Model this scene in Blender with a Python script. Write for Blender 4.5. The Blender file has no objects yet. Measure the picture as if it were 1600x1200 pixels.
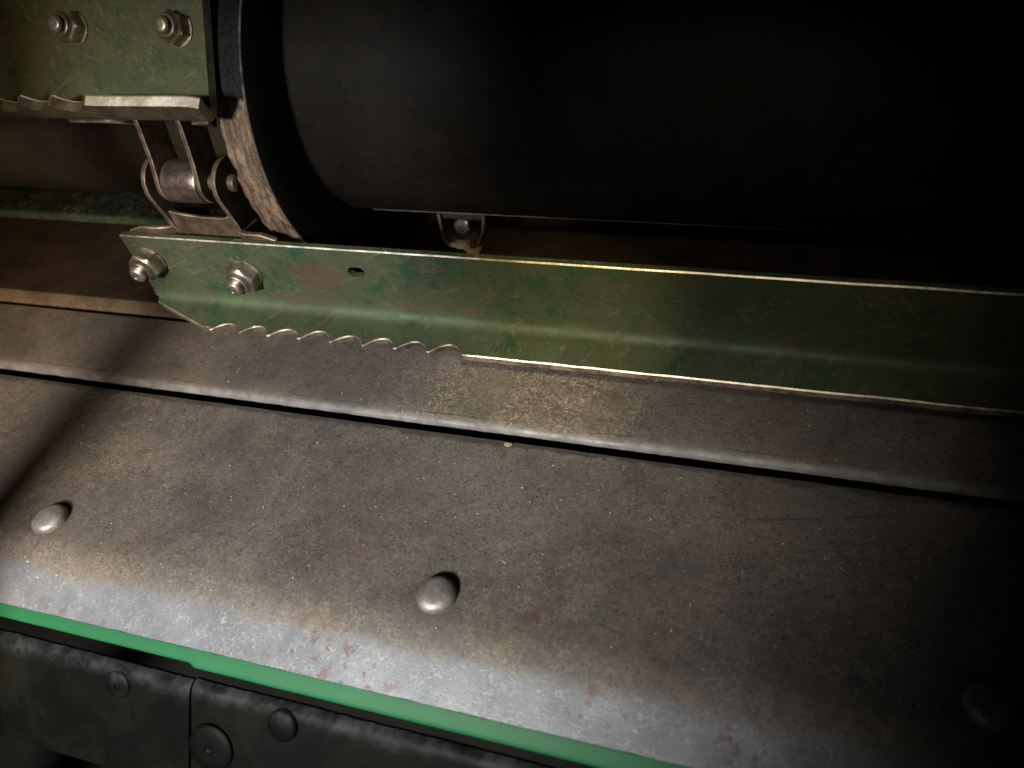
import bpy, bmesh, math, random
from mathutils import Vector, Matrix, noise as mnoise
random.seed(7)
D = bpy.data
S = bpy.context.scene
COL = S.collection
R = math.radians
PI = math.pi

# ------------------------------------------------------------------ camera
cd = D.cameras.new('camera')
cam = D.objects.new('camera', cd); COL.objects.link(cam)
right = Vector((0.9583702, 0.2696616, -0.0938572))
down = Vector((0.1071470, -0.6443428, -0.7571935))
fwd = Vector((-0.2646622, 0.7156151, -0.6464123))
m = Matrix((right, -down, -fwd)).transposed().to_4x4()
m.translation = Vector((0, 0, 0.35))
cam.matrix_world = m
cd.sensor_width = 36.0
cd.lens = 1156 / 1600 * 36
cd.clip_start = 0.005
cd.clip_end = 50
cd.dof.use_dof = True; cd.dof.focus_distance = 0.50; cd.dof.aperture_fstop = 6.0
S.camera = cam

# ------------------------------------------------------------------ world, lamps, exposure
w = D.worlds.new('World'); S.world = w; w.use_nodes = True
bg = w.node_tree.nodes['Background']
bg.inputs[0].default_value = (0.75, 0.85, 1.0, 1)
bg.inputs[1].default_value = 0.005
S.view_settings.view_transform = 'Standard'
S.view_settings.look = 'None'
S.view_settings.exposure = 0
S.view_settings.gamma = 1


def spot(name, loc, aim, watts, colour, cone, blend, radius):
    l = D.lights.new(name, 'SPOT')
    l.energy = watts; l.color = colour
    l.spot_size = R(cone); l.spot_blend = blend; l.shadow_soft_size = radius
    o = D.objects.new(name, l); COL.objects.link(o)
    o.location = loc
    o.rotation_euler = (Vector(aim) - Vector(loc)).to_track_quat('-Z', 'Y').to_euler()
    return o


spot('work_light', (-0.32, -0.65, 0.55), (-0.308, 0.21, 0.0), 98, (1.0, 0.965, 0.925), 44, 1.0, 0.065)
spot('warm_work_light', (-0.335, -0.54, 0.66), (-0.62, 0.31, 0.05), 44, (1.0, 0.62, 0.27), 37, 1.0, 0.065)
spot('bar_patch_spot', (0.03, -0.02, 0.43), (-0.106, 0.38, 0.072), 13, (1.0, 0.82, 0.42), 20, 1.0, 0.012)      # added narrow spot for the bar's warm patch
spot('bar_edge_spot', (0.034, -0.02, 0.43), (-0.030, 0.38, 0.075), 2.6, (1.0, 0.86, 0.66), 46, 1.0, 0.012)     # added weak wide spot to brighten the bar's edges


# ------------------------------------------------------------------ node helper
class G:
    def __init__(self, name):
        self.m = D.materials.new(name); self.m.use_nodes = True
        self.t = self.m.node_tree
        self.b = self.t.nodes['Principled BSDF']
        self.geo = self.t.nodes.new('ShaderNodeNewGeometry')
        self.P = self.geo.outputs['Position']

    def link(self, a, b): self.t.links.new(a, b)

    def put(self, sock, v):
        if isinstance(v, bpy.types.NodeSocket): self.link(v, sock)
        elif isinstance(v, tuple) and len(v) == 3 and sock.type == 'RGBA': sock.default_value = (*v, 1)
        else: sock.default_value = v

    def noise(self, scale, detail=4, rough=0.55, dist=0.0, vec=None):
        n = self.t.nodes.new('ShaderNodeTexNoise')
        n.inputs['Scale'].default_value = scale
        n.inputs['Detail'].default_value = detail
        n.inputs['Roughness'].default_value = rough
        n.inputs['Distortion'].default_value = dist
        self.link(vec or self.P, n.inputs['Vector'])
        return n.outputs['Fac']

    def vor(self, scale, vec=None, out='Distance'):
        n = self.t.nodes.new('ShaderNodeTexVoronoi')
        n.inputs['Scale'].default_value = scale
        self.link(vec or self.P, n.inputs['Vector'])
        return n.outputs[out]

    def math(self, op, a, b=0.0, c=0.0, clamp=False):
        n = self.t.nodes.new('ShaderNodeMath'); n.operation = op; n.use_clamp = clamp
        self.put(n.inputs[0], a); self.put(n.inputs[1], b); self.put(n.inputs[2], c)
        return n.outputs[0]

    def mul(self, a, b): return self.math('MULTIPLY', a, b)
    def add(self, a, b): return self.math('ADD', a, b)

    def ss(self, v, lo, hi):
        n = self.t.nodes.new('ShaderNodeMapRange'); n.interpolation_type = 'SMOOTHSTEP'
        self.put(n.inputs[0], v)
        if lo <= hi:
            n.inputs[1].default_value = lo; n.inputs[2].default_value = hi
        else:
            n.inputs[1].default_value = hi; n.inputs[2].default_value = lo
            n.inputs[3].default_value = 1; n.inputs[4].default_value = 0
        return n.outputs[0]

    def xyz(self):
        n = self.t.nodes.new('ShaderNodeSeparateXYZ'); self.link(self.P, n.inputs[0])
        return n.outputs

    def scaled(self, s, rot=(0, 0, 0)):
        n = self.t.nodes.new('ShaderNodeMapping')
        n.vector_type = 'TEXTURE'                                 # turn first, then stretch
        n.inputs['Scale'].default_value = tuple(1 / k for k in s); n.inputs['Rotation'].default_value = rot
        self.link(self.P, n.inputs['Vector'])
        return n.outputs[0]

    def warp(self, scale, amount, vec=None):
        n = self.t.nodes.new('ShaderNodeTexNoise'); n.inputs['Scale'].default_value = scale
        self.link(vec or self.P, n.inputs['Vector'])
        s = self.t.nodes.new('ShaderNodeVectorMath'); s.operation = 'MULTIPLY_ADD'
        self.link(n.outputs['Color'], s.inputs[0]); s.inputs[1].default_value = (amount,) * 3
        self.link(vec or self.P, s.inputs[2])
        return s.outputs[0]

    def near(self, pt, r0, r1, sc=(1, 1, 1), vec=None):
        """1 close to pt, 0 beyond r1"""
        a = self.t.nodes.new('ShaderNodeVectorMath'); a.operation = 'SUBTRACT'
        self.link(vec or self.P, a.inputs[0]); a.inputs[1].default_value = pt
        b = self.t.nodes.new('ShaderNodeVectorMath'); b.operation = 'MULTIPLY'
        self.link(a.outputs[0], b.inputs[0]); b.inputs[1].default_value = sc
        c = self.t.nodes.new('ShaderNodeVectorMath'); c.operation = 'LENGTH'
        self.link(b.outputs[0], c.inputs[0])
        return self.ss(c.outputs['Value'], r1, r0)

    def seg(self, a, b, wd):
        """a scratch: 1 on the straight line a-b (x, y), wd wide"""
        x, y, z = self.xyz()
        d = Vector((b[0] - a[0], b[1] - a[1])); L = d.length; d.normalize()
        along = self.add(self.mul(self.math('SUBTRACT', x, a[0]), d.x), self.mul(self.math('SUBTRACT', y, a[1]), d.y))
        across = self.add(self.mul(self.math('SUBTRACT', x, a[0]), -d.y), self.mul(self.math('SUBTRACT', y, a[1]), d.x))
        m = self.mul(self.ss(along, 0, L * 0.15), self.ss(along, L, L * 0.8))
        return self.mul(m, self.ss(self.math('ABSOLUTE', across), wd, wd * 0.2))

    def mix(self, f, a, b):
        n = self.t.nodes.new('ShaderNodeMix'); n.data_type = 'RGBA'
        self.put(n.inputs[0], f); self.put(n.inputs[6], a); self.put(n.inputs[7], b)
        return n.outputs[2]

    def fmix(self, f, a, b):
        n = self.t.nodes.new('ShaderNodeMix')
        self.put(n.inputs[0], f); self.put(n.inputs[2], a); self.put(n.inputs[3], b)
        return n.outputs[0]

    def squiggle(self, scale, width, gate_scale, lo, hi, vec=None):
        """short curved hair-like flecks: thin contour lines of a noise, gated by another"""
        n = self.noise(scale, 1, 0.4, 0.6, vec)
        c = self.math('ABSOLUTE', self.math('SUBTRACT', n, 0.5))
        l = self.ss(c, width, width * 0.3)
        return self.mul(l, self.ss(self.noise(gate_scale, 2, 0.5, 0, vec), lo, hi))

    def out(self, col, rough=0.5, metal=0.0, bump=None, bstr=0.3, bdist=0.0005, spec=None):
        self.put(self.b.inputs['Base Color'], col)
        self.put(self.b.inputs['Roughness'], rough)
        self.put(self.b.inputs['Metallic'], metal)
        if spec is not None: self.put(self.b.inputs['Specular IOR Level'], spec)
        if bump is not None:
            n = self.t.nodes.new('ShaderNodeBump')
            n.inputs['Strength'].default_value = bstr; n.inputs['Distance'].default_value = bdist
            self.link(bump, n.inputs['Height']); self.link(n.outputs[0], self.b.inputs['Normal'])
        return self.m


# ------------------------------------------------------------------ materials
def mat_floor(name, lip):
    g = G(name); x, y, z = g.xyz()
    big = g.noise(9, 5, 0.6, 0.4)
    mid = g.noise(38, 5, 0.65, 0.5)
    fine = g.noise(420, 4, 0.7)
    micro = g.noise(1100, 2, 0.6)
    col = g.mix(g.ss(big, 0.36, 0.64), (0.094, 0.084, 0.075), (0.164, 0.142, 0.122))
    col = g.mix(g.mul(g.ss(mid, 0.48, 0.75), 0.45), col, (0.055, 0.051, 0.048))
    col = g.mix(g.mul(g.ss(g.noise(55, 5, 0.7, 0.3), 0.54, 0.78), 0.40), col, (0.230, 0.200, 0.168))
    # reddish rust blooms
    wv = g.warp(45, 0.03)
    rm = g.ss(g.noise(85, 6, 0.75), 0.47, 0.62)
    spots = None
    if lip:
        for p, r in (((-0.195, 0.236, 0), 0.035), ((-0.150, 0.258, 0), 0.028), ((-0.215, 0.20, 0), 0.028),
                     ((-0.08, 0.20, 0), 0.045), ((-0.035, 0.19, 0), 0.04), ((-0.33, 0.19, 0), 0.04),
                     ((0.04, 0.183, 0), 0.03), ((-0.30, 0.30, 0), 0.03)):
            q = g.near((p[0] + .015, p[1] + .015, p[2] + .015), r * 0.2, r, (1, 1, 0.2), wv)
            spots = q if spots is None else g.math('MAXIMUM', spots, q)
    else:
        spots = g.mul(g.ss(g.noise(14, 3, 0.5), 0.58, 0.7), 0.8)
    rust = g.mul(rm, spots)
    col = g.mix(g.mul(rust, 0.62), col, (0.135, 0.062, 0.048))
    # hair-like flecks and grain
    fl = g.squiggle(330, 0.030, 120, 0.40, 0.55)
    fl2 = g.squiggle(540, 0.04, 60, 0.42, 0.58)
    dk = g.squiggle(420, 0.04, 150, 0.42, 0.56, g.scaled((1, 1, 1), (0.3, 0.2, 0.9)))
    zone = g.fmix(g.ss(g.noise(16, 3, 0.5), 0.38, 0.60), 0.40, 1.0)
    if not lip:
        zone = g.math('MAXIMUM', g.mul(zone, 0.35), g.near((-0.12, 0.38, 0), 0.03, 0.10, (0.8, 1, 1)))
    fleck = (0.27, 0.235, 0.18) if lip else (0.30, 0.245, 0.15)
    col = g.mix(g.mul(g.mul(fl, zone), 0.75), col, fleck)
    col = g.mix(g.mul(g.mul(fl2, zone), 0.55), col, fleck)
    col = g.mix(g.mul(dk, 0.7), col, (0.022, 0.020, 0.019))
    col = g.mix(g.mul(g.ss(fine, 0.42, 0.62), 0.6), col, g.mix(0.55, col, (0.024, 0.021, 0.020)))
    col = g.mix(g.mul(g.ss(micro, 0.56, 0.70), 0.45), col, (0.22, 0.195, 0.165))
    # long pale scratches
    sc = g.noise(9, 2, 0.5, 0.0, g.scaled((9, 130, 9), (0, 0, 0.55)))
    scl = g.mul(g.ss(g.math('ABSOLUTE', g.math('SUBTRACT', sc, 0.5)), 0.010, 0.002), g.ss(g.noise(20), 0.55, 0.68))
    col = g.mix(g.mul(scl, 0.35), col, (0.25, 0.23, 0.2))
    if lip:
        for px in (-0.4054, -0.1358, 0.1346):                     # grime caught round each rivet
            q = g.near((px + .004, 0.2105, .004), 0.0095, 0.019, (1, 1, 0.3), g.warp(90, 0.008))
            col = g.mix(g.mul(q, 0.55), col, (0.052, 0.043, 0.038))
        for p, r in (((-0.32, 0.295, 0), 0.032), ((0.055, 0.318, 0), 0.045), ((0.02, 0.315, 0), 0.03), ((-0.30, 0.235, 0), 0.05), ((-0.03, 0.235, 0), 0.05)):
            col = g.mix(g.mul(g.near((p[0] + .02, p[1] + .02, .02), 0.0, r, (1, 1, 0.1), g.warp(22, 0.04)), 0.42), col, (0.050, 0.046, 0.044))
        col = g.mix(g.mul(g.near((-0.1275, 0.319, 0), 0.001, 0.005, (1.5, 0.7, 1), g.warp(120, 0.003)), 0.7), col, (0.050, 0.030, 0.020))
        eg = g.ss(g.add(y, g.mul(g.math('SUBTRACT', g.noise(45, 5, 0.7), 0.5), 0.016)), 0.3238, 0.3270)
        col = g.mix(g.mul(eg, 0.7), col, (0.035, 0.030, 0.027))
        for k in range(5):
            ln = g.seg((0.018 + 0.012 * k, 0.2915 + 0.0022 * k - 0.0006 * (k % 2)), (0.075 + 0.008 * k, 0.3045 + 0.0024 * k), 0.00035)
            col = g.mix(g.mul(ln, g.mul(0.8, g.ss(g.noise(70), 0.40, 0.5))), col, (0.03, 0.028, 0.027))
    else:
        fl3 = g.squiggle(560, 0.055, 260, 0.42, 0.50, g.scaled((1, 1, 1), (0.7, 0.3, 0.2)))
        pat = g.mul(g.near((-0.125, 0.378, 0), 0.03, 0.125, (0.85, 1, 1), g.warp(20, 0.03)), g.ss(g.noise(28, 4), 0.36, 0.56))
        col = g.mix(g.mul(pat, 0.35), col, (0.085, 0.064, 0.052))
        col = g.mix(g.mul(g.mul(fl3, pat), 0.95), col, (0.40, 0.335, 0.25))
        ln = g.seg((-0.129, 0.385), (-0.081, 0.351), 0.0005)
        col = g.mix(g.mul(ln, 0.6), col, (0.06, 0.052, 0.045))
    rough = g.fmix(g.ss(mid, 0.35, 0.65), 0.42, 0.62)
    metal = 0.0
    if lip:
        yy = g.add(y, g.mul(g.math('SUBTRACT', g.noise(24, 5, 0.65), 0.5), 0.034))
        yy2 = g.add(y, g.mul(g.math('SUBTRACT', g.noise(60, 5, 0.7), 0.5), 0.022))
        cream = g.mul(g.ss(yy, 0.206, 0.184), 0.85)
        ccol = g.mix(g.ss(g.noise(12, 3), 0.48, 0.7), (0.150, 0.135, 0.116), (0.215, 0.172, 0.110))
        ccol = g.mix(g.mul(g.ss(mid, 0.4, 0.7), 0.5), ccol, (0.11, 0.095, 0.08))
        col = g.mix(g.mul(cream, 0.72), col, ccol)
        col = g.mix(g.mul(g.mul(fl2, cream), 0.6), col, (0.34, 0.30, 0.24))
        col = g.mix(g.mul(g.mul(dk, cream), 0.65), col, (0.060, 0.050, 0.042))
        col = g.mix(g.mul(g.mul(g.ss(fine, 0.44, 0.62), cream), 0.4), col, (0.070, 0.060, 0.052))
        bare = g.ss(yy2, 0.1800, 0.1700)
        bcol = g.mix(g.ss(g.noise(30, 4, 0.6), 0.35, 0.65), (0.140, 0.152, 0.168), (0.200, 0.212, 0.228))
        bcol = g.mix(g.mul(g.squiggle(300, 0.035, 90, 0.42, 0.55), 0.65), bcol, (0.33, 0.345, 0.36))
        bcol = g.mix(g.mul(g.squiggle(380, 0.03, 100, 0.5, 0.6, g.scaled((1, 1, 1), (0.5, 0.1, 0.7))), 0.4), bcol, (0.14, 0.14, 0.145))
        col = g.mix(g.mul(bare, 0.92), col, bcol)
        # brown chips where the paint holds on
        chips = g.ss(g.noise(150, 4, 0.65), 0.565, 0.60)
        czone = None
        for p, r in (((-0.195, 0.164, 0), 0.036), ((-0.170, 0.160, 0), 0.030), ((-0.035, 0.172, 0), 0.022), ((0.03, 0.165, 0), 0.018)):
            q = g.near(p, r * 0.35, r, (0.8, 1.0, 0.3))
            czone = q if czone is None else g.math('MAXIMUM', czone, q)
        czone = g.math('MAXIMUM', czone, g.mul(g.ss(y, 0.162, 0.156), g.ss(g.noise(20), 0.5, 0.62)))
        col = g.mix(g.mul(g.mul(chips, czone), 0.75), col, (0.125, 0.072, 0.055))
        rough = g.fmix(bare, rough, 0.42)
        metal = g.mul(bare, 0.15)
    else:
        # nose of the plate worn bright
        ed = g.ss(g.add(y, g.mul(g.math('SUBTRACT', g.noise(150, 4, 0.7), 0.5), 0.004)), 0.3464, 0.3446)
        col = g.mix(g.mul(ed, 0.75), col, g.mix(g.ss(g.noise(90, 4), 0.35, 0.65), (0.085, 0.086, 0.086), (0.175, 0.18, 0.18)))
        ck = g.add(y, g.mul(g.math('SUBTRACT', g.noise(110, 3, 0.6), 0.5), 0.0045))
        ckm = g.mul(g.ss(g.math('ABSOLUTE', g.math('SUBTRACT', ck, 0.3488)), 0.0006, 0.0002), g.ss(g.noise(24, 3), 0.44, 0.54))
        col = g.mix(g.mul(ckm, 0.8), col, (0.02, 0.018, 0.016))
        e2 = g.ss(g.add(y, g.mul(g.math('SUBTRACT', g.noise(30, 4, 0.7), 0.5), 0.02)), 0.360, 0.349)
        col = g.mix(g.mul(e2, 0.12), col, (0.20, 0.165, 0.13))
    h = g.add(g.mul(fine, 0.5), g.add(g.mul(mid, 0.8), g.mul(fl, 0.35)))
    return g.out(col, rough, metal, h, 0.35, 0.0006)


def mat_brown(name, a, b, r=0.6, spec=0.25):
    g = G(name)
    n = g.noise(22, 5, 0.65, 0.4); f = g.noise(300, 4, 0.7)
    col = g.mix(g.ss(n, 0.35, 0.65), a, b)
    col = g.mix(g.mul(g.ss(f, 0.5, 0.7), 0.5), col, tuple(c * 0.45 for c in a))
    col = g.mix(g.mul(g.squiggle(300, 0.025, 80, 0.5, 0.62), 0.5), col, tuple(min(1, c * 2.2) for c in b))
    return g.out(col, r, 0, g.add(f, g.mul(n, 2)), 0.3, 0.0005, spec)


def mat_green(name, base, dirt, dirtiness, crease_z=None, rustpt=None):
    g = G(name); x, y, z = g.xyz()
    n = g.noise(18, 5, 0.65, 0.5); f = g.noise(260, 4, 0.7); md = g.noise(60, 5, 0.7, 0.3)
    col = g.mix(g.ss(n, 0.3, 0.7), base, tuple(c * 0.6 for c in base))
    d = g.math('MULTIPLY', g.ss(g.add(g.mul(n, 0.5), g.mul(md, 0.5)), 0.62 - dirtiness * 0.4, 0.72 - dirtiness * 0.4), 0.85)
    col = g.mix(d, col, dirt)
    col = g.mix(g.mul(g.ss(f, 0.52, 0.7), 0.45), col, tuple(c * 0.35 for c in base))
    # diagonal scuffs left by the crop
    for k, (rot, s) in enumerate((((0, 0.75, 0), (130, 130, 600)), ((0, 0.55, 0), (170, 170, 700)), ((0, -0.4, 0), (45, 45, 520)))):
        nn = g.noise(1.0, 2, 0.6, 0.3, g.scaled(s, rot))
        sc = g.mul(g.ss(nn, 0.56, 0.68), g.ss(g.noise(26 + 7 * k, 3), 0.40 + 0.06 * k, 0.62))
        col = g.mix(g.mul(sc, 0.32), col, (0.14, 0.165, 0.095))
    if crease_z is not None:
        zz = g.add(z, g.mul(g.math('SUBTRACT', g.noise(70, 3), 0.5), 0.006))
        c1 = g.mul(g.ss(g.math('ABSOLUTE', g.math('SUBTRACT', zz, crease_z + .002)), 0.010, 0.002), g.mul(0.5, g.ss(g.noise(34, 4), 0.35, 0.6)))
        col = g.mix(c1, col, (0.060, 0.095, 0.046))
        c2 = g.mul(g.ss(g.math('ABSOLUTE', g.math('SUBTRACT', zz, crease_z + 0.010)), 0.006, 0.001), g.ss(g.noise(40, 5, 0.75), 0.50, 0.60))
        col = g.mix(g.mul(c2, 0.6), col, (0.085, 0.042, 0.024))
    if rustpt:
        q = g.near(rustpt, 0.006, 0.024, (0.7, 0.3, 1.2), g.warp(90, 0.012))
        col = g.mix(g.mul(q, 0.6), col, (0.075, 0.032, 0.022))
    rough = g.fmix(g.ss(md, 0.35, 0.65), 0.56, 0.74)
    return g.out(col, rough, 0, g.add(g.mul(f, 0.6), md), 0.35, 0.0006)


def mat_metal(name, a, b, r0=0.25, r1=0.5, metal=0.9, grain=500):
    g = G(name)
    n = g.noise(90, 4, 0.7); f = g.noise(grain, 3, 0.7)
    col = g.mix(g.ss(n, 0.35, 0.65), a, b)
    col = g.mix(g.mul(g.ss(f, 0.5, 0.72), 0.5), col, tuple(c * 0.4 for c in a))
    return g.out(col, g.fmix(n, r0, r1), metal, f, 0.3, 0.0003)


M_plate = mat_floor('worn_riveted_plate', True)
M_plate2 = mat_floor('worn_brown_plate', False)
M_rear = mat_brown('dark_brown_plate', (0.021, 0.014, 0.0085), (0.034, 0.023, 0.014))
M_nose = mat_brown('scuffed_brown_edge', (0.095, 0.070, 0.045), (0.155, 0.12, 0.080))
M_slat = mat_green('scuffed_green_paint', (0.015, 0.052, 0.020), (0.046, 0.052, 0.026), 0.58, 0.0465, (-0.277, 0.39, 0.087))
M_slat_up = mat_green('olive_green_paint', (0.030, 0.046, 0.010), (0.050, 0.052, 0.013), 0.5)
M_slat_rear_shade = mat_green('shaded_green_paint', (0.0022, 0.0055, 0.0028), (0.004, 0.0045, 0.003), 0.4)  # near-black copy of the paint: the drum's shade put into the colour
M_slat_rear_lit = mat_green('lit_green_paint', (0.018, 0.045, 0.020), (0.030, 0.036, 0.020), 0.4)  # lighter copy, painted as the lit front edge of the rear slat
M_edge = mat_metal('bare_worn_steel', (0.42, 0.37, 0.29), (0.74, 0.68, 0.58), 0.36, 0.55, 0.9)
M_edge_br = mat_metal('brown_worn_steel', (0.13, 0.095, 0.065), (0.33, 0.27, 0.20), 0.38, 0.6, 0.5)
M_tooth = mat_metal('dark_tooth_steel', (0.045, 0.036, 0.028), (0.13, 0.108, 0.085), 0.45, 0.65, 0.3)
M_tooth_up = mat_metal('brown_underside_steel', (0.045, 0.033, 0.019), (0.10, 0.076, 0.046), 0.5, 0.7, 0.2)
M_disc_edge = mat_metal('rubbed_disc_edge', (0.30, 0.27, 0.23), (0.52, 0.48, 0.43), 0.35, 0.5, 0.6)
M_edge_w = mat_metal('scuffed_pale_edge', (0.42, 0.37, 0.28), (0.80, 0.75, 0.63), 0.42, 0.6, 0.25)
M_bolt = mat_metal('zinc_bolt_steel', (0.22, 0.19, 0.15), (0.44, 0.40, 0.34), 0.27, 0.5, 0.85)
M_bolt_old = mat_metal('rusty_bolt_steel', (0.20, 0.155, 0.10), (0.40, 0.33, 0.23), 0.28, 0.5, 0.8)
M_rivet = mat_metal('polished_rivet_steel', (0.20, 0.19, 0.17), (0.36, 0.345, 0.31), 0.42, 0.6, 0.6)
M_chain = mat_metal('rusty_chain_steel', (0.050, 0.033, 0.021), (0.115, 0.080, 0.054), 0.42, 0.62, 0.35)
M_roller = mat_metal('polished_roller_steel', (0.19, 0.145, 0.115), (0.38, 0.315, 0.26), 0.26, 0.42, 0.9)
M_drum = mat_brown('black_drum_steel', (0.0062, 0.0051, 0.0040), (0.0105, 0.0086, 0.0066), 0.6, 0.10)
M_drum_l = mat_brown('brown_drum_steel', (0.014, 0.0095, 0.0055), (0.023, 0.016, 0.009), 0.7)
M_disc = mat_brown('black_disc_steel', (0.010, 0.010, 0.010), (0.016, 0.016, 0.015), 0.55)


def mat_rim():
    g = G('flaking_rust_rim')
    n = g.noise(1, 5, 0.7, 0.5, g.scaled((180, 50, 50)))
    f = g.noise(260, 4, 0.7)
    col = g.mix(g.ss(n, 0.35, 0.6), (0.24, 0.172, 0.110), (0.080, 0.052, 0.033))
    col = g.mix(g.mul(g.ss(f, 0.5, 0.65), 0.7), col, (0.045, 0.030, 0.022))
    x, y, z = g.xyz()                                              # slat's shade painted near-black on the rim above the worn stretch
    rim_shade = g.ss(g.add(z, g.mul(g.math('SUBTRACT', g.noise(70, 4, 0.7), 0.5), 0.016)), 0.1985, 0.2015)
    col = g.mix(rim_shade, col, (0.006, 0.0055, 0.005))
    return g.out(col, 0.55, 0.1, g.add(n, f), 0.8, 0.0015, 0.2)


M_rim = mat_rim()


def mat_strip():
    g = G('bright_green_paint')
    n = g.noise(25, 4, 0.6); f = g.noise(240, 3, 0.6)
    col = g.mix(n, (0.012, 0.098, 0.036), (0.019, 0.130, 0.050))
    col = g.mix(g.mul(g.ss(f, 0.62, 0.72), 0.5), col, (0.015, 0.09, 0.035))
    return g.out(col, 0.55, 0, f, 0.12, 0.0003, 0.2)


M_strip = mat_strip()


def mat_guard():
    g = G('dark_guard_steel'); x, y, z = g.xyz()
    n = g.noise(26, 5, 0.7, 0.4); f = g.noise(240, 4, 0.7)
    col = g.mix(g.ss(n, 0.4, 0.62), (0.0020, 0.0021, 0.0017), (0.0052, 0.0052, 0.0042))  # near-black base colour, mottled by noise
    col = g.mix(g.mul(g.ss(g.noise(12, 3), 0.55, 0.68), 0.6), col, (0.009, 0.009, 0.004))
    zz = g.add(z, g.mul(g.math('SUBTRACT', n, 0.5), 0.016))
    wear = g.ss(zz, -0.0375, -0.0290)
    wc = g.mix(g.ss(g.noise(70, 5, 0.7), 0.35, 0.65), (0.008, 0.0085, 0.008), (0.040, 0.043, 0.046))
    col = g.mix(g.mul(wear, 0.9), col, wc)
    return g.out(col, 0.55, 0.1, g.add(n, f), 0.2, 0.0007, 0.08)


M_guard = mat_guard()
M_black = mat_brown('black_steel', (0.008, 0.008, 0.007), (0.013, 0.012, 0.010), 0.7)
M_olive = mat_brown('dark_olive_steel', (0.018, 0.018, 0.007), (0.030, 0.029, 0.012), 0.6)
M_chaff = mat_brown('dry_chaff', (0.22, 0.165, 0.10), (0.36, 0.28, 0.185), 0.8)
M_grit = mat_brown('pale_grit', (0.5, 0.47, 0.42), (0.7, 0.66, 0.6), 0.5)
M_blocker = mat_brown('blocker_black', (0.015, 0.015, 0.015), (0.022, 0.022, 0.022), 0.7)  # for the unseen slab added to block light


# ------------------------------------------------------------------ object helpers
def tag(o, label=None, cat=None, group=None, kind=None):
    if label: o['label'] = label
    if cat: o['category'] = cat
    if group: o['group'] = group
    if kind: o['kind'] = kind
    return o


def thing(name, loc, label, cat, group=None):
    o = D.objects.new(name, None); COL.objects.link(o)
    o.location = loc; o.empty_display_size = 0.02
    return tag(o, label, cat, group)


def obj(name, bm, mats, parent=None, smooth=True, bevel=None, bevel_mat=None, local=False, sharp=35):
    """link a bmesh given in world coordinates as one mesh object; a child keeps its place under its parent"""
    bmesh.ops.recalc_face_normals(bm, faces=bm.faces)
    me = D.meshes.new(name)
    off = Vector((0, 0, 0))
    p = parent
    while p is not None:
        off += Vector(p.location); p = p.parent
    if not local and off.length > 0:
        bmesh.ops.translate(bm, verts=bm.verts, vec=-off)
    bm.to_mesh(me); bm.free()
    for mt in (mats if isinstance(mats, (list, tuple)) else [mats]): me.materials.append(mt)
    if smooth:
        me.polygons.foreach_set('use_smooth', [True] * len(me.polygons))
        me.set_sharp_from_angle(angle=R(sharp))
    o = D.objects.new(name, me); COL.objects.link(o)
    if parent: o.parent = parent
    if bevel:
        b = o.modifiers.new('bevel', 'BEVEL'); b.width = bevel; b.segments = 2
        b.limit_method = 'ANGLE'; b.angle_limit = R(40)
        if bevel_mat is not None: b.material = bevel_mat
    return o


def loft(bm, rings, closed_ring=True, caps=True):
    """skin consecutive rings of points"""
    vs = [[bm.verts.new(p) for p in r] for r in rings]
    n = len(rings[0])
    for a, b in zip(vs, vs[1:]):
        for i in range(n if closed_ring else n - 1):
            j = (i + 1) % n
            bm.faces.new((a[i], a[j], b[j], b[i]))
    if caps and closed_ring:
        bm.faces.new(vs[0]); bm.faces.new(vs[-1])
    return vs


def extrude_profile(prof, x0, x1, nx, jit=None):
    """prof: closed list of (y, z); swept along x"""
    bm = bmesh.new()
    rings = []
    for i in range(nx + 1):
        x = x0 + (x1 - x0) * i / nx
        ring = []
        for k, (y, z) in enumerate(prof):
            dy, dz = jit(x, y, z, k) if jit else (0, 0)
            ring.append(Vector((x, y + dy, z + dz)))
        rings.append(ring)
    loft(bm, rings)
    return bm


def lathe(bm, prof, seg, frame, cap=True):
    """prof: list of (radius, height) along frame's z axis; frame: 4x4"""
    rings = []
    for r, h in prof:
        rings.append([frame @ Vector((r * math.cos(2 * PI * i / seg), r * math.sin(2 * PI * i / seg), h)) for i in range(seg)])
    loft(bm, rings, True, cap)


def frame(loc, zdir, spin=0.0):
    q = Vector(zdir).to_track_quat('Z', 'Y').to_matrix().to_4x4()
    return Matrix.Translation(Vector(loc)) @ q @ Matrix.Rotation(spin, 4, 'Z')


def arc(cy, cz, r, a0, a1, n):
    return [(cy + r * math.cos(R(a0 + (a1 - a0) * i / n)), cz + r * math.sin(R(a0 + (a1 - a0) * i / n))) for i in range(n + 1)]


def nz(x, y, z, s): return mnoise.noise(Vector((x * s, y * s, z * s)))


# ------------------------------------------------------------------ the setting
bm = bmesh.new()
for p in ((-2.2, -0.4, -0.20), (1.2, -0.4, -0.20), (1.2, 2.0, -0.20), (-2.2, 2.0, -0.20)): bm.verts.new(p)
bm.faces.new(bm.verts)
tag(obj('floor', bm, M_black), kind='structure')
bm = bmesh.new()
for p in ((-2.2, 1.6, -0.20), (1.2, 1.6, -0.20), (1.2, 1.75, 1.2), (-2.2, 1.75, 1.2)): bm.verts.new(p)
bm.faces.new(bm.verts)
tag(obj('back_wall', bm, M_black), kind='structure')

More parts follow.
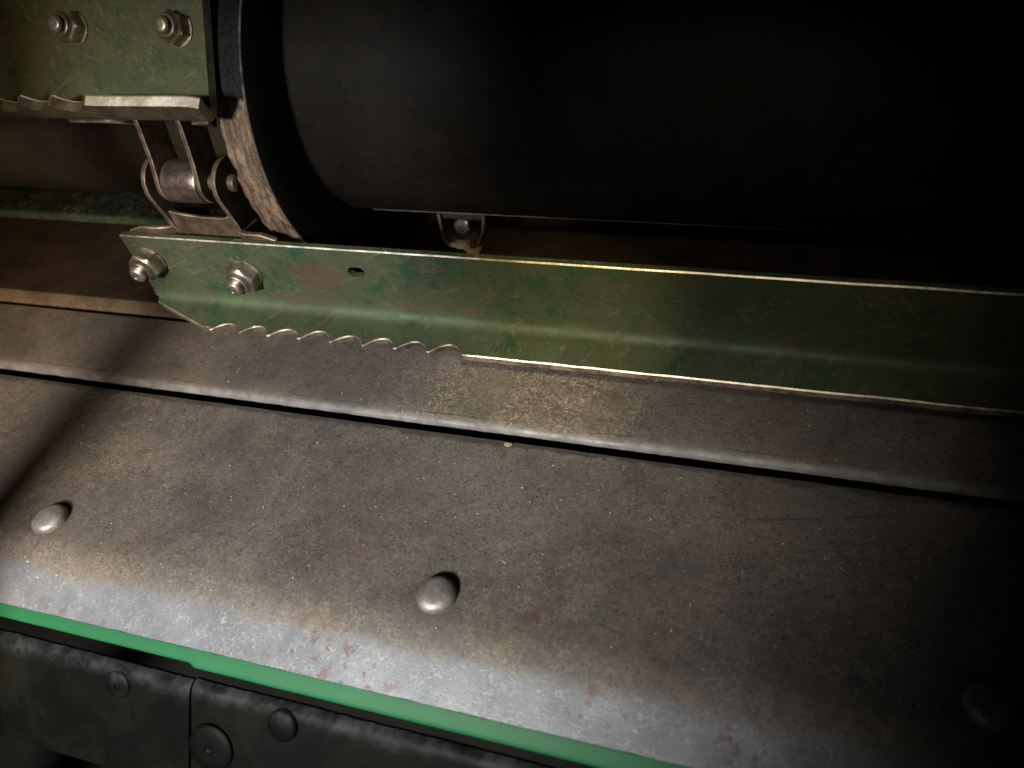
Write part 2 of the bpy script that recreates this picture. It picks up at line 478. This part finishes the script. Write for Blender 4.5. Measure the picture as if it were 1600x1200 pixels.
# ------------------------------------------------------------------ front floor plate with rivets and its green edge strip
XL, XR = -1.15, 0.62
plate = thing('riveted_floor_plate', (-0.13, 0.155, -0.02), 'wide worn brown steel plate with domed rivets and pale bare front lip', 'floor plate')
th = 0.0035
top = [(0.3294, 0.0)] + [(0.3294 - (0.3294 - 0.196) * i / 12, 0.0) for i in range(1, 13)]
lipc = []
for i in range(1, 9):                                              # a rolled bend of about 29 degrees
    a = R(29) * i / 8
    lipc.append((0.196 - 0.040 * math.sin(a), -0.040 * (1 - math.cos(a))))
y0, z0 = lipc[-1]
lipc += [(y0 + (0.1546 - y0) * i / 4, z0 + (-0.0172 - z0) * i / 4) for i in range(1, 5)]
topline = top + lipc
bot = [(y + 0.0012 if k > 12 else y, z - th) for k, (y, z) in enumerate(topline)][::-1]
prof = topline + bot


def jit_plate(x, y, z, k):
    e = 0.00035 * nz(x, y, 0, 14) + 0.0002 * nz(x, y, 3, 45)
    edge = 0.0004 * nz(x, 0, 5, 130) if abs(y - 0.1546) < 0.002 else 0
    back = 0.0006 * nz(x, 0, 9, 60) if y > 0.328 else 0
    return (edge + back, e)


obj('plate', extrude_profile(prof, XL, XR, 260, jit_plate), M_plate, plate)


def jit_strip(x, y, z, k):
    d = 0.0016 if (x < -0.2650 and y < 0.150) else 0.0
    return (d + 0.00012 * nz(x, y, z, 40), d * 0.8)


obj('edge_strip', extrude_profile([(0.1570, -0.0190), (0.1546, -0.0180), (0.1482, -0.0220), (0.1472, -0.0236), (0.1475, -0.0250), (0.157, -0.027)],
                                  XL, XR, 420, jit_strip), M_strip, plate, sharp=50)
rv = [(0.0113, -0.001), (0.0113, 0.0007), (0.0111, 0.0018), (0.0106, 0.0031), (0.0096, 0.0043), (0.0080, 0.0052), (0.0058, 0.0058), (0.0030, 0.0061), (0.0008, 0.0062)]
for k, x in enumerate((-0.4054, -0.1358, 0.1346)):
    bm = bmesh.new()
    lathe(bm, rv, 48, frame((x, 0.2065 - (0.002 if k == 2 else 0), 0), (0.05 * (k - 1), -0.06, 1)))
    for v in bm.verts:
        v.co += Vector((0, 0, 0.00022 * nz(v.co.x, v.co.y, k, 160)))
    obj('rivet', bm, M_rivet, plate, sharp=60)

# ------------------------------------------------------------------ middle and rear floor plates
mp = [(0.4200, 0.0), (0.400, 0.0), (0.380, 0.0), (0.365, 0.0), (0.3530, 0.0), (0.3478, -0.0003), (0.3455, -0.0010), (0.3436, -0.0023), (0.3423, -0.0042),
      (0.3419, -0.0061), (0.3430, -0.0076), (0.40, -0.0060), (0.4200, -0.005)]


def jit_mid(x, y, z, k):
    n = 0.0004 * nz(x, y, 2, 12)
    e = (0.0005 * nz(x, 1, 5, 90) + 0.0004 * nz(x, 4, 5, 220)) if y < 0.345 else 0
    return (e, n)


midp = obj('floor_plate', extrude_profile(mp, XL, XR, 420, jit_mid), M_plate2)
tag(midp, 'narrow brown speckled steel plate with rolled bright front edge above black gap', 'floor plate', 'overlapping floor plates')
rp = [(1.55, 0.02), (0.9, 0.006), (0.7, 0.0), (0.56, 0.0), (0.452, 0.0), (0.4440, -0.0004), (0.4380, -0.0020), (0.4335, -0.0048), (0.4325, -0.0072), (0.4360, -0.0082), (0.56, -0.006), (1.55, 0.01)]
bm = extrude_profile(rp, -1.6, 1.0, 60, lambda x, y, z, k: (0, 0.0005 * nz(x, y, 6, 10)))
bm.faces.ensure_lookup_table()
for f in bm.faces:
    c = f.calc_center_median()
    if c.y < 0.447: f.material_index = 1
rearp = obj('floor_plate', bm, [M_rear, M_nose])
tag(rearp, 'dark brown rear steel plate running back beneath the black drum', 'floor plate', 'overlapping floor plates')


# ------------------------------------------------------------------ slats (bent angle bars with a serrated flange)
def slat_mesh(x_list, smax, yc, zc, tilt, h, L, t, ch, r=0.007, teeth_to=-9, theta=90, rim=2, shear=0.0):
    a = R(tilt)
    N = Vector((0, -math.cos(a), math.sin(a))); U = Vector((0, math.sin(a), math.cos(a)))
    th = R(theta); tp = r * math.tan(th / 2)
    la = r * th
    Stot = (h - tp) + la + (L - tp)

    def pt(s, x):
        if s <= h - tp:
            n, u, nn, nu = 0, h - s, 1, 0
        elif s <= h - tp + la:
            q = (s - (h - tp)) / r
            n, u, nn, nu = r - r * math.cos(q), tp - r * math.sin(q), math.cos(q), math.sin(q)
        else:
            d = s - (h - tp) - la
            n = r - r * math.cos(th) + d * math.sin(th); u = tp - r * math.sin(th) - d * math.cos(th)
            nn, nu = math.cos(th), math.sin(th)
        base = Vector((x, yc, zc))
        if shear: f0 = max(0.0, min(1.0, (x - (x_list[-1] - 0.05)) / 0.05)); base.x += shear * f0 * max(0.0, (s - (h - tp)) / (Stot - h + tp))
        f = base + N * n + U * u
        return f, f - (N * nn + U * nu) * t

    rows = [0, 0.006, 0.02, 0.035, h - tp - 0.006, h - tp] + [h - tp + la * k / 6 for k in range(1, 7)] + \
           [h - tp + la + (L - tp) * k / 7 for k in range(1, 8)]
    bm = bmesh.new()
    F, B, T, E = [], [], [], []
    nr = len(rows)
    for x in x_list:
        sm = smax(x, Stot, h)
        ff, bb = [], []
        w_ = 0.0004 * nz(x, 0, 1, 25)
        for k, s in enumerate(rows):
            last = k == nr - 1
            ss_ = sm - ch if last else min(max(s, ch), sm - ch - 0.00012 * (nr - 1 - k))
            f, b = pt(max(ss_, ch * (1 + 0.02 * k)), x)
            b = pt(sm if last else (0 if k == 0 else max(ss_, 0)), x)[1]
            ff.append(bm.verts.new(f + N * w_)); bb.append(bm.verts.new(b + N * w_))
        f, b = pt(0, x); T.append(bm.verts.new(f + (b - f) * (ch / t) + N * w_))
        f, b = pt(sm, x); E.append(bm.verts.new(f + (b - f) * (ch / t) + N * w_))
        F.append(ff); B.append(bb)
    for i in range(len(x_list) - 1):
        for j in range(nr - 1):
            bm.faces.new((F[i][j], F[i + 1][j], F[i + 1][j + 1], F[i][j + 1]))
            bm.faces.new((B[i][j], B[i][j + 1], B[i + 1][j + 1], B[i + 1][j])).material_index = 3 if j > 9 else 0
        bm.faces.new((F[i][0], T[i], T[i + 1], F[i + 1][0])).material_index = 1
        bm.faces.new((T[i], B[i][0], B[i + 1][0], T[i + 1]))
        bm.faces.new((F[i][-1], F[i + 1][-1], E[i + 1], E[i])).material_index = 2 if x_list[i] < teeth_to else 1
        bm.faces.new((E[i], E[i + 1], B[i + 1][-1], B[i][-1])).material_index = 3 if x_list[i] < teeth_to else rim
    for e in (0, -1):
        for j in range(nr - 1):
            bm.faces.new((F[e][j], F[e][j + 1], B[e][j + 1], B[e][j])).material_index = 2 if e == 0 else 1
        bm.faces.new((F[e][0], B[e][0], T[e])); bm.faces.new((F[e][-1], E[e], B[e][-1]))
    return bm, N, U


def tooth(t):
    """depth 0..1 of the scoop over one pitch"""
    t = t % 1.0
    if t < 0.10: return 0.0
    if t < 0.62: return math.sin(PI / 2 * ((t - 0.10) / 0.52)) ** 0.85
    if t < 0.88: return 1.0 - 0.30 * ((t - 0.62) / 0.26) ** 2
    return 0.70 * (1 - ((t - 0.88) / 0.12)) ** 0.6


X0, X1, X2, PITCH = -0.4385, -0.3735, -0.1690, 0.02556


def smax_low(x, St, h):
    if x < X1:
        q = (x - X0) / (X1 - X0)
        base = h - 0.002 if q < 0.06 else h + 0.002
        return base + (St - base) * q
    if x < X2:
        wear = 0.9 + 0.25 * nz(x, 0, 0, 30)
        return St - 0.0092 * wear * tooth((x - X1) / PITCH + 0.10 * nz(x, 7, 0, 9)) + 0.0004 * nz(x, 1, 0, 200)
    return St - 0.0006 + 0.0004 * nz(x, 2, 0, 60)


xl = [X0, X0 + 0.0035, X0 + 0.0042] + [X0 + (X1 - X0) * k / 12 for k in range(2, 12)] + \
     [X1 + (X2 - X1) * k / 160 for k in range(161)] + [X2 + (0.62 - X2) * k / 70 for k in range(1, 71)]
slat = thing('conveyor_bar', (-0.13, 0.39, 0.046), 'long green serrated angle bar held by two nuts, reaching right above the brown plates', 'slat', 'green serrated slats')
bm, N1, U1 = slat_mesh(xl, smax_low, 0.3955, 0.0456, -8, 0.060, 0.031, 0.0048, 0.0008, teeth_to=X2)
bar = obj('angle_bar', bm, [M_slat, M_edge, M_edge_br, M_tooth], slat, sharp=30)
# the spare bolt slot right of the second nut, cut right through
cb = bmesh.new()
hc = Vector((-0.2487, 0.388, 0.0858))
ring = []
for i in range(20):
    a = 2 * PI * i / 20
    ring.append((0.0042 * math.cos(a) + (0.0022 if math.cos(a) > 0 else -0.0022), 0.0042 * math.sin(a)))
loft(cb, [[hc + Vector((u, 0, v)) + N1 * d for u, v in ring] for d in (-0.012, 0.012)])
bmesh.ops.recalc_face_normals(cb, faces=cb.faces)
cme = D.meshes.new('slot_cutter'); cb.to_mesh(cme); cb.free()
cut = D.objects.new('slot_cutter', cme); COL.objects.link(cut)
cut.location = (0, 0, 0)
bo = bar.modifiers.new('slot', 'BOOLEAN'); bo.operation = 'DIFFERENCE'; bo.object = cut; bo.solver = 'EXACT'
bar.modifiers.move(len(bar.modifiers) - 1, 0)
bpy.context.view_layer.update()
dg = bpy.context.evaluated_depsgraph_get()
newme = D.meshes.new_from_object(bar.evaluated_get(dg))
newme.name = 'angle_bar'
bar.modifiers.clear(); bar.data = newme
newme.set_sharp_from_angle(angle=R(30))
D.objects.remove(cut); D.meshes.remove(cme)


def hexring(af, h, fr, n=24):
    pts = []
    for i in range(n):
        a = 2 * PI * i / n
        k = (a + PI / 6) % (PI / 3) - PI / 6
        pts.append(fr @ Vector((af / 2 / math.cos(k) * math.cos(a), af / 2 / math.cos(k) * math.sin(a), h)))
    return pts


def circring(r, h, fr, n=24):
    return [fr @ Vector((r * math.cos(2 * PI * i / n), r * math.sin(2 * PI * i / n), h)) for i in range(n)]


def make_bolt(parent, loc, ndir, spin, mat, sc=1.14):
    """bolt end (threaded) with its lock nut as a sub-part"""
    fr = frame(loc, ndir, spin) @ Matrix.Scale(sc, 4)
    bm = bmesh.new()
    pr = [(0.0001, -0.004)]
    pr = [(0.0054, -0.004), (0.0054, 0.0118)]
    for k in range(4):
        b0 = 0.0118 + k * 0.0013
        pr += [(0.0056, b0 + 0.0005), (0.0050, b0 + 0.0012)]
    pr += [(0.0048, 0.0173), (0.0040, 0.0178), (0.0022, 0.0179), (0.0018, 0.0174), (0.0004, 0.0174)]
    lathe(bm, pr, 20, fr)
    bo = obj('bolt', bm, mat, parent, sharp=50)
    bm = bmesh.new()
    rings = [circring(0.0112, 0.0, fr), circring(0.0112, 0.0012, fr), hexring(0.0186, 0.0014, fr), hexring(0.0190, 0.0022, fr), hexring(0.0190, 0.0080, fr),
             hexring(0.0186, 0.0090, fr), circring(0.0089, 0.0098, fr), circring(0.0083, 0.0104, fr), circring(0.0080, 0.0116, fr), circring(0.0072, 0.0132, fr), circring(0.0066, 0.0136, fr), circring(0.0058, 0.0130, fr)]
    loft(bm, rings, True, True)
    nb = obj('nut', bm, mat, bo, sharp=28)
    return bo


def on_slat(x, u, N, U, yc, zc): return Vector((x, yc, zc)) + U * u + N * 0.0002


for x, z, sp in ((-0.4225, 0.0835, 0.2), (-0.3412, 0.0778, 0.75)):
    make_bolt(slat, on_slat(x, (z - 0.0456) / U1.z, N1, U1, 0.3955, 0.0456), N1, sp, M_bolt)

# upper slat, wrapped round the front of the drum
UX = -0.3175


def smax_up(x, St, h):
    if x < -0.386:
        return St - 0.0095 * (0.9 + 0.3 * nz(x, 4, 0, 30)) * tooth(-(x + 0.386) / PITCH)
    q = max(0.0, (x - (UX - 0.010)) / 0.010)
    return St - 0.003 * q * q + 0.0009 * nz(x, 3, 0, 45) + 0.0005 * nz(x, 8, 0, 170)


xu = [-0.95 + (0.95 - 0.386) * k / 240 for k in range(241)] + [-0.386 + (UX + 0.386) * k / 24 for k in range(1, 25)]
slat2 = thing('conveyor_bar', (-0.62, 0.384, 0.205), 'olive green slat at top left with worn pale lower edge and two rusty nuts', 'slat', 'green serrated slats')
bm, N2, U2 = slat_mesh(xu, smax_up, 0.3842, 0.1985, 26, 0.080, 0.026, 0.0072, 0.0014, r=0.006, teeth_to=-0.386, theta=109, rim=1, shear=0.0120)
obj('angle_bar', bm, [M_slat_up, M_edge_w, M_edge_w, M_tooth_up], slat2, sharp=30)
for x, u, sp in ((-0.4136, 0.0500, 0.5), (-0.3355, 0.0480, 0.1)):
    make_bolt(slat2, on_slat(x, u, N2, U2, 0.3842, 0.1985), N2, sp, M_bolt_old, 0.92)

# rear slat lying on the returning strand, seen end-on below the drum at left
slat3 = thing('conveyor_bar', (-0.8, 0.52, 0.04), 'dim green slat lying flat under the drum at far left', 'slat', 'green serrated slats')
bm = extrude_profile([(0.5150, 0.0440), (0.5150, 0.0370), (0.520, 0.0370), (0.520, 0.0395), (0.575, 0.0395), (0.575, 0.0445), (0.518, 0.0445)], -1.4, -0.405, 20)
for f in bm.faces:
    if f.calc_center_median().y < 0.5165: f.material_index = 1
obj('angle_bar', bm, [M_slat_rear_shade, M_slat_rear_lit], slat3)

# ------------------------------------------------------------------ drum
DC = (0.5583, 0.1691)
drum = thing('feeder_drum', (-0.3, DC[0], DC[1]), 'big black steel drum lying across the scene behind the chain and slats', 'drum')


def cyl_x(x0, x1, r, c, seg, nx, taper=None):
    bm = bmesh.new(); rings = []
    for i in range(nx + 1):
        x = x0 + (x1 - x0) * i / nx
        rings.append([Vector((x, c[0] - (r + 0.0003 * nz(x, k, 0, 9)) * math.cos(2 * PI * k / seg), c[1] + (r + 0.0003 * nz(x, k, 0, 9)) * math.sin(2 * PI * k / seg))) for k in range(seg)])
    loft(bm, rings)
    return bm


obj('barrel', cyl_x(-0.3030, 0.70, 0.1103, DC, 128, 30), M_drum, drum)
bm = bmesh.new()                                                  # welded seam running along the barrel's underside
loft(bm, [[Vector((x, DC[0] - q * math.cos(R(f)), DC[1] + q * math.sin(R(f)))) for q, f in ((0.1095, -70.5), (0.1128, -71), (0.1131, -73), (0.1095, -73.6))]
          for x in [-0.30 + 1.0 * k / 40 for k in range(41)]])
obj('seam', bm, M_chain, drum, sharp=50)
lb = obj('barrel', cyl_x(-1.5, -0.3200, 0.1065, DC, 96, 20), M_drum_l, drum)
lb['label'] = 'brown left section of the drum'
CC = (0.5345, 0.1628)
bm = bmesh.new(); seg = 256
RD = 0.1390
rings = []
prof_d = [(-0.3245, 0.080), (-0.3245, RD - 0.0006), (-0.3240, RD - 0.0002)] + [(-0.3240 + 0.0200 * k / 8, RD) for k in range(1, 9)] + [(-0.3030, RD - 0.0005), (-0.3025, RD - 0.0022), (-0.3028, 0.112), (-0.3028, 0.08)]
for x, r in prof_d:
    ring = []
    for k in range(seg):
        a = 2 * PI * k / seg
        xx = x
        if x < -0.3235: xx = x + 0.006 * max(0, nz(0, math.cos(a) * 3, math.sin(a) * 3, 3.0)) + 0.0012 * nz(a, 1, 1, 25)
        rr = r + (0.0004 * nz(x * 4, math.cos(a), math.sin(a), 22) if r > 0.13 and x < -0.3035 else 0)
        ring.append(Vector((xx, CC[0] - rr * math.cos(a), CC[1] + rr * math.sin(a))))
    rings.append(ring)
loft(bm, rings, True, False)
for f in bm.faces:
    c = f.calc_center_median()
    rr = math.hypot(c.y - CC[0], c.z - CC[1])
    f.material_index = 0
    if rr > RD - 0.0015: f.material_index = 1
    if rr > RD - 0.0020 and c.x > -0.3033: f.material_index = 2
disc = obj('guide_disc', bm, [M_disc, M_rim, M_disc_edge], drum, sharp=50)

# ------------------------------------------------------------------ chain round the drum
chain = thing('conveyor_chain', (-0.363, 0.386, 0.14), 'rusty heavy roller chain running down the drum between the two slats', 'chain')
RP = 0.1300


def pol(phi, r, x):
    a = R(phi)
    return Vector((x, CC[0] - r * math.cos(a), CC[1] + r * math.sin(a)))


def side_plate(name, p0, p1, x0, x1, w0, mat, waist=0.85):
    """flat oval link plate between two pin centres (y,z), lying between x0 and x1"""
    a = Vector((0, p0.y, p0.z)); b = Vector((0, p1.y, p1.z))
    d = (b - a); Ld = d.length; d.normalize(); q = Vector((0, -d.z, d.y))
    out = []
    for k in range(13):
        t = PI / 2 + PI * k / 12
        out.append(a + d * (w0 * math.cos(t)) + q * (w0 * math.sin(t)))
    for s in (0.3, 0.5, 0.7): out.append(a + d * (Ld * s) - q * (w0 * waist))
    for k in range(13):
        t = -PI / 2 + PI * k / 12
        out.append(b + d * (w0 * math.cos(t)) + q * (w0 * math.sin(t)))
    for s in (0.7, 0.5, 0.3): out.append(a + d * (Ld * s) + q * (w0 * waist))
    bm = bmesh.new()
    loft(bm, [[p + Vector((x, 0, 0)) for p in out] for x in (x0, x1)])
    return obj(name, bm, [mat, M_edge_br], chain, bevel=0.0006, bevel_mat=1, sharp=30)


pins = [pol(f, q, 0) for f, q in ((40, 0.126), (17, RP), (-9.5, RP), (-33, 0.134))]
side_plate('side_plate', pins[1], pins[2], -0.3905, -0.3872, 0.0145, M_chain)
side_plate('side_plate', pins[1], pins[2], -0.3570, -0.3537, 0.0145, M_chain)
side_plate('side_plate', pins[2], pins[3], -0.3985, -0.3952, 0.0185, M_chain, 0.95)
side_plate('side_plate', pins[2], pins[3], -0.3415, -0.3382, 0.0185, M_chain, 0.95)
side_plate('side_plate', pins[0], pins[1], -0.3985, -0.3952, 0.0170, M_chain, 0.95)
side_plate('side_plate', pins[0], pins[1], -0.3415, -0.3382, 0.0170, M_chain, 0.95)
for k, p in enumerate(pins):
    bm = bmesh.new()
    fr = frame((-0.3868, p.y, p.z), (1, 0, 0))
    lathe(bm, [(0.0100, 0.0), (0.0146, 0.0010), (0.0150, 0.0022), (0.0150, 0.0276), (0.0146, 0.0288), (0.0100, 0.0297)], 40, fr)
    ro = obj('roller', bm, M_roller, chain, sharp=40)
    bm = bmesh.new()
    lathe(bm, [(0.0003, -0.0150), (0.0050, -0.0150), (0.0060, -0.0140), (0.0060, 0.0515), (0.0056, 0.0530), (0.0040, 0.0538), (0.0003, 0.0540)], 24, fr)
    obj('pin', bm, M_chain, chain, sharp=40)


# bent attachment tabs that carry the lower slat (one each side) and the same under the upper slat
def tab(sgn, xp, ybase, tilt, zc, hgt, length, u0):
    """sheet bent 90 degrees: runs out from the link plate and turns along x to lie on the slat's back"""
    a = R(tilt)
    N = Vector((0, -math.cos(a), math.sin(a))); U = Vector((0, math.sin(a), math.cos(a)))
    t = 0.0042
    path = []                                                    # (x, n) centre line, normals
    rad = 0.010
    n_back = -0.0048 - 0.0022
    for k in range(4): path.append((xp, n_back - rad - 0.016 + 0.016 * k / 4, (1, 0)))
    for k in range(9):
        q = PI / 2 * k / 8
        path.append((xp + sgn * (rad - rad * math.cos(q)), n_back - rad + rad * math.sin(q), (math.cos(q), -sgn * math.sin(q) * sgn)))
    for k in range(1, 9): path.append((xp + sgn * (rad + (length - rad) * k / 8), n_back, (0, -1)))
    bm = bmesh.new(); rings = []
    for i, (x, n, nn) in enumerate(path):
        f = i / (len(path) - 1)
        hh = hgt - (0.012 * (1 - f) if f < 0.5 else 0.006) - max(0, f - 0.8) * 0.02
        nx, nn2 = nn[0] * sgn, nn[1]
        c = Vector((x, ybase, zc)) + N * n
        o1 = Vector((nx, 0, 0)) * (t / 2) + N * (nn2 * t / 2)
        rings.append([c + o1 + U * u0, c - o1 + U * u0, c - o1 + U * (u0 + hh), c + o1 + U * (u0 + hh)])
    loft(bm, rings)
    return obj('attachment_tab', bm, [M_chain, M_edge_br], chain, bevel=0.0009, bevel_mat=1, sharp=40)


tab(1, -0.3398, 0.3955, -8, 0.0456, 0.069, 0.032, 0.001)
tab(-1, -0.3968, 0.3955, -8, 0.0456, 0.070, 0.036, 0.001)
bm = bmesh.new()
loft(bm, [[Vector((x, 0.3955, 0.0456)) + N1 * n + U1 * u for n, u in ((-0.0125, 0.010), (-0.0165, 0.010), (-0.0165, 0.071 + e), (-0.0125, 0.072 + e))]
          for x, e in ((-0.3950, 0.003), (-0.385, 0.001), (-0.368, -0.001), (-0.350, -0.001), (-0.3415, 0.002))])
obj('bridge_plate', bm, [M_chain, M_edge_br], chain, bevel=0.0009, bevel_mat=1, sharp=40)
tab(1, -0.3398, 0.3842, 26, 0.1985, 0.060, 0.0165, -0.006)
tab(-1, -0.3968, 0.3842, 26, 0.1985, 0.060, 0.036, -0.006)

# ------------------------------------------------------------------ bracket and crop residue under the drum
br = thing('hanger_bracket', (-0.232, 0.56, 0.03), 'small dark steel bracket hanging below the drum with pale lump on it', 'bracket')
bm = bmesh.new()
# U of flat bar, open upward
pr = [(-0.0195, 0.045), (-0.0185, 0.022), (-0.0150, 0.0150), (0.006, 0.0120), (0.014, 0.0180), (0.020, 0.030), (0.0225, 0.045)]
rings = []
for i, (dx, zz) in enumerate(pr):
    a = Vector(pr[max(0, i - 1)]); b = Vector(pr[min(len(pr) - 1, i + 1)])
    d = (b - a).normalized(); n = Vector((-d.y, d.x)) * 0.0014
    rings.append([Vector((-0.232 + dx + n.x, y, zz + n.y + 0.002)) for y in (0.546, 0.574)] + [Vector((-0.232 + dx - n.x, y, zz - n.y + 0.002)) for y in (0.574, 0.546)])
loft(bm, rings)
obj('strap', bm, [M_chain], br, bevel=0.0005)
bm = bmesh.new()
for x0, x1, y0, y1, z0, z1 in ((-0.2510, -0.2120, 0.552, 0.572, 0.040, 0.074),):
    loft(bm, [[Vector((x0, y0, z)), Vector((x1, y0, z)), Vector((x1, y1, z)), Vector((x0, y1, z))] for z in (z0, z1)])
obj('block', bm, M_black, br, smooth=False, bevel=0.001)
fr = frame((-0.2310, 0.5515, 0.0345), (-0.15, -1, 0.25), 0.3) @ Matrix.Scale(0.75, 4)
bm = bmesh.new()
loft(bm, [hexring(0.0186, 0.0, fr), hexring(0.0190, 0.001, fr), hexring(0.0190, 0.006, fr), circring(0.0085, 0.0072, fr), circring(0.003, 0.0074, fr)])
obj('nut', bm, M_roller, br, sharp=28)
bm = bmesh.new()
bmesh.ops.create_icosphere(bm, subdivisions=4, radius=1)
for v in bm.verts:
    n = v.co.copy()
    k = 1 + 0.28 * mnoise.noise(n * 1.7) + 0.16 * mnoise.noise(n * 4.5) + 0.08 * mnoise.noise(n * 11)
    p = Vector((n.x * 0.0150 * k, n.y * 0.007 * k, n.z * 0.0026 * k))
    if p.x > 0.0: p.z -= 0.0058 * max(0, 1 - ((p.x - 0.008) / 0.008) ** 2)
    v.co = p + Vector((-0.2300, 0.549, 0.0168))
tag(obj('crop_residue', bm, M_chaff), 'pale beige lump of dried crop stuck to the small bracket under the drum', 'crop residue')


# ------------------------------------------------------------------ front guards below the lip
def guard(x0, x1, nx, seed, dy, dz):
    pr = [(0.1459, -0.0400), (0.1459, -0.0345), (0.1452, -0.0318), (0.1435, -0.0303), (0.1412, -0.0302), (0.1385, -0.0312), (0.1362, -0.0335), (0.1330, -0.0380),
          (0.127, -0.0468), (0.119, -0.0588), (0.112, -0.0692), (0.1050, -0.0797), (0.103, -0.084), (0.110, -0.085), (0.140, -0.045)]

    def jit(x, y, z, k):
        if 1 <= k <= 7:
            a = 0.0003 * nz(x, seed, 0, 70) + 0.0003 * nz(x, seed, 4, 190) + 0.0007 * nz(x, seed, 8, 12)
            return (dy + a * 0.8, dz + a)
        return (dy + 0.0012 * nz(x, y, seed, 16), dz + 0.0012 * nz(x, y, seed + 2, 16))
    return extrude_profile(pr, x0, x1, nx, jit)


GN = Vector((0, -0.833, 0.553)).normalized()


def bolt_head(parent, loc, r, dimple=True):
    bm = bmesh.new()
    fr = frame(loc, GN)
    pr = [(r, -0.004), (r, 0.0002), (r * 0.93, 0.0010), (r * 0.7, 0.0015), (r * 0.22, 0.0017)]
    pr += [(r * 0.16, 0.0006), (r * 0.02, 0.0005)] if dimple else [(r * 0.02, 0.0018)]
    lathe(bm, pr, 32, fr)
    return obj('bolt_head', bm, M_guard, parent, sharp=50)


g1 = thing('front_guard', (-0.60, 0.13, -0.05), 'dark guard strip below green edge at left, with small round bolt head', 'guard', 'dark guards below the green edge')
obj('guard_sheet', guard(-1.0, -0.2648, 300, 1, 0.0000, 0.0006), M_guard, g1)
bolt_head(g1, (-0.3133, 0.1329, -0.0376), 0.0085)
g2 = thing('front_guard', (0.0, 0.13, -0.05), 'dark battered guard strip below green edge, right of the seam, with larger round plate', 'guard', 'dark guards below the green edge')
obj('guard_sheet', guard(-0.2646, 0.60, 420, 5, 0.0010, -0.0010), M_guard, g2)
bolt_head(g2, (-0.2500, 0.1196, -0.0570), 0.0140)
bolt_head(g2, (-0.2054, 0.1335, -0.0372), 0.0090, False)

# ------------------------------------------------------------------ unseen rod and slab, added for the shade they cast
bm = bmesh.new()
lathe(bm, [(0.0210, 0.0), (0.0210, 0.9)], 24, frame((-0.410, -0.06, -0.20), (0, 0, 1)))
tag(obj('shadow_rod', bm, M_black), 'dark upright rod added out of view to cast the band of shade at left', 'rod')
bm = bmesh.new()
loft(bm, [[Vector((x, y, z)) for x, y in ((-0.246, -0.06), (0.70, -0.06), (0.70, -0.052), (-0.246, -0.052))] for z in (0.258, 0.80)])
tag(obj('light_blocker', bm, M_blocker, smooth=False), 'plain black slab added out of view to shade the drum and bar', 'blocker')

# ------------------------------------------------------------------ loose grit
bm = bmesh.new()
for k in range(420):
    x = random.uniform(-0.48, 0.25)
    if random.random() < 0.78:
        y = random.uniform(0.165, 0.322)
        zf = 0.0 if y > 0.196 else -0.55 * max(0, 0.186 - y)
    else:
        y = random.uniform(0.352, 0.415); zf = 0.0
    s = random.choice((0.00016, 0.0002, 0.00025, 0.00032)) * random.uniform(0.7, 1.3)
    mm = Matrix.Translation((x, y, zf + s * 0.6)) @ Matrix.Rotation(random.uniform(0, 6), 4, 'Z') @ Matrix.Diagonal((random.uniform(1, 2.4), 1, 0.7, 1))
    bmesh.ops.create_icosphere(bm, subdivisions=1, radius=s, matrix=mm)
tag(obj('grit', bm, M_grit, smooth=False), 'pale specks of dust scattered over the floor plates', 'grit', kind='stuff')
bm = bmesh.new()
bmesh.ops.create_icosphere(bm, subdivisions=3, radius=1)
for v in bm.verts:
    n = v.co.copy(); k = 1 + 0.5 * mnoise.noise(n * 2.1)
    v.co = Vector((n.x * 0.0026 * k, n.y * 0.0016 * k, n.z * 0.0012 * k)) + Vector((-0.1288, 0.3262, 0.0010))
tag(obj('crumb', bm, M_chaff), 'tiny pale crumb lying at the black gap between the plates', 'crumb')
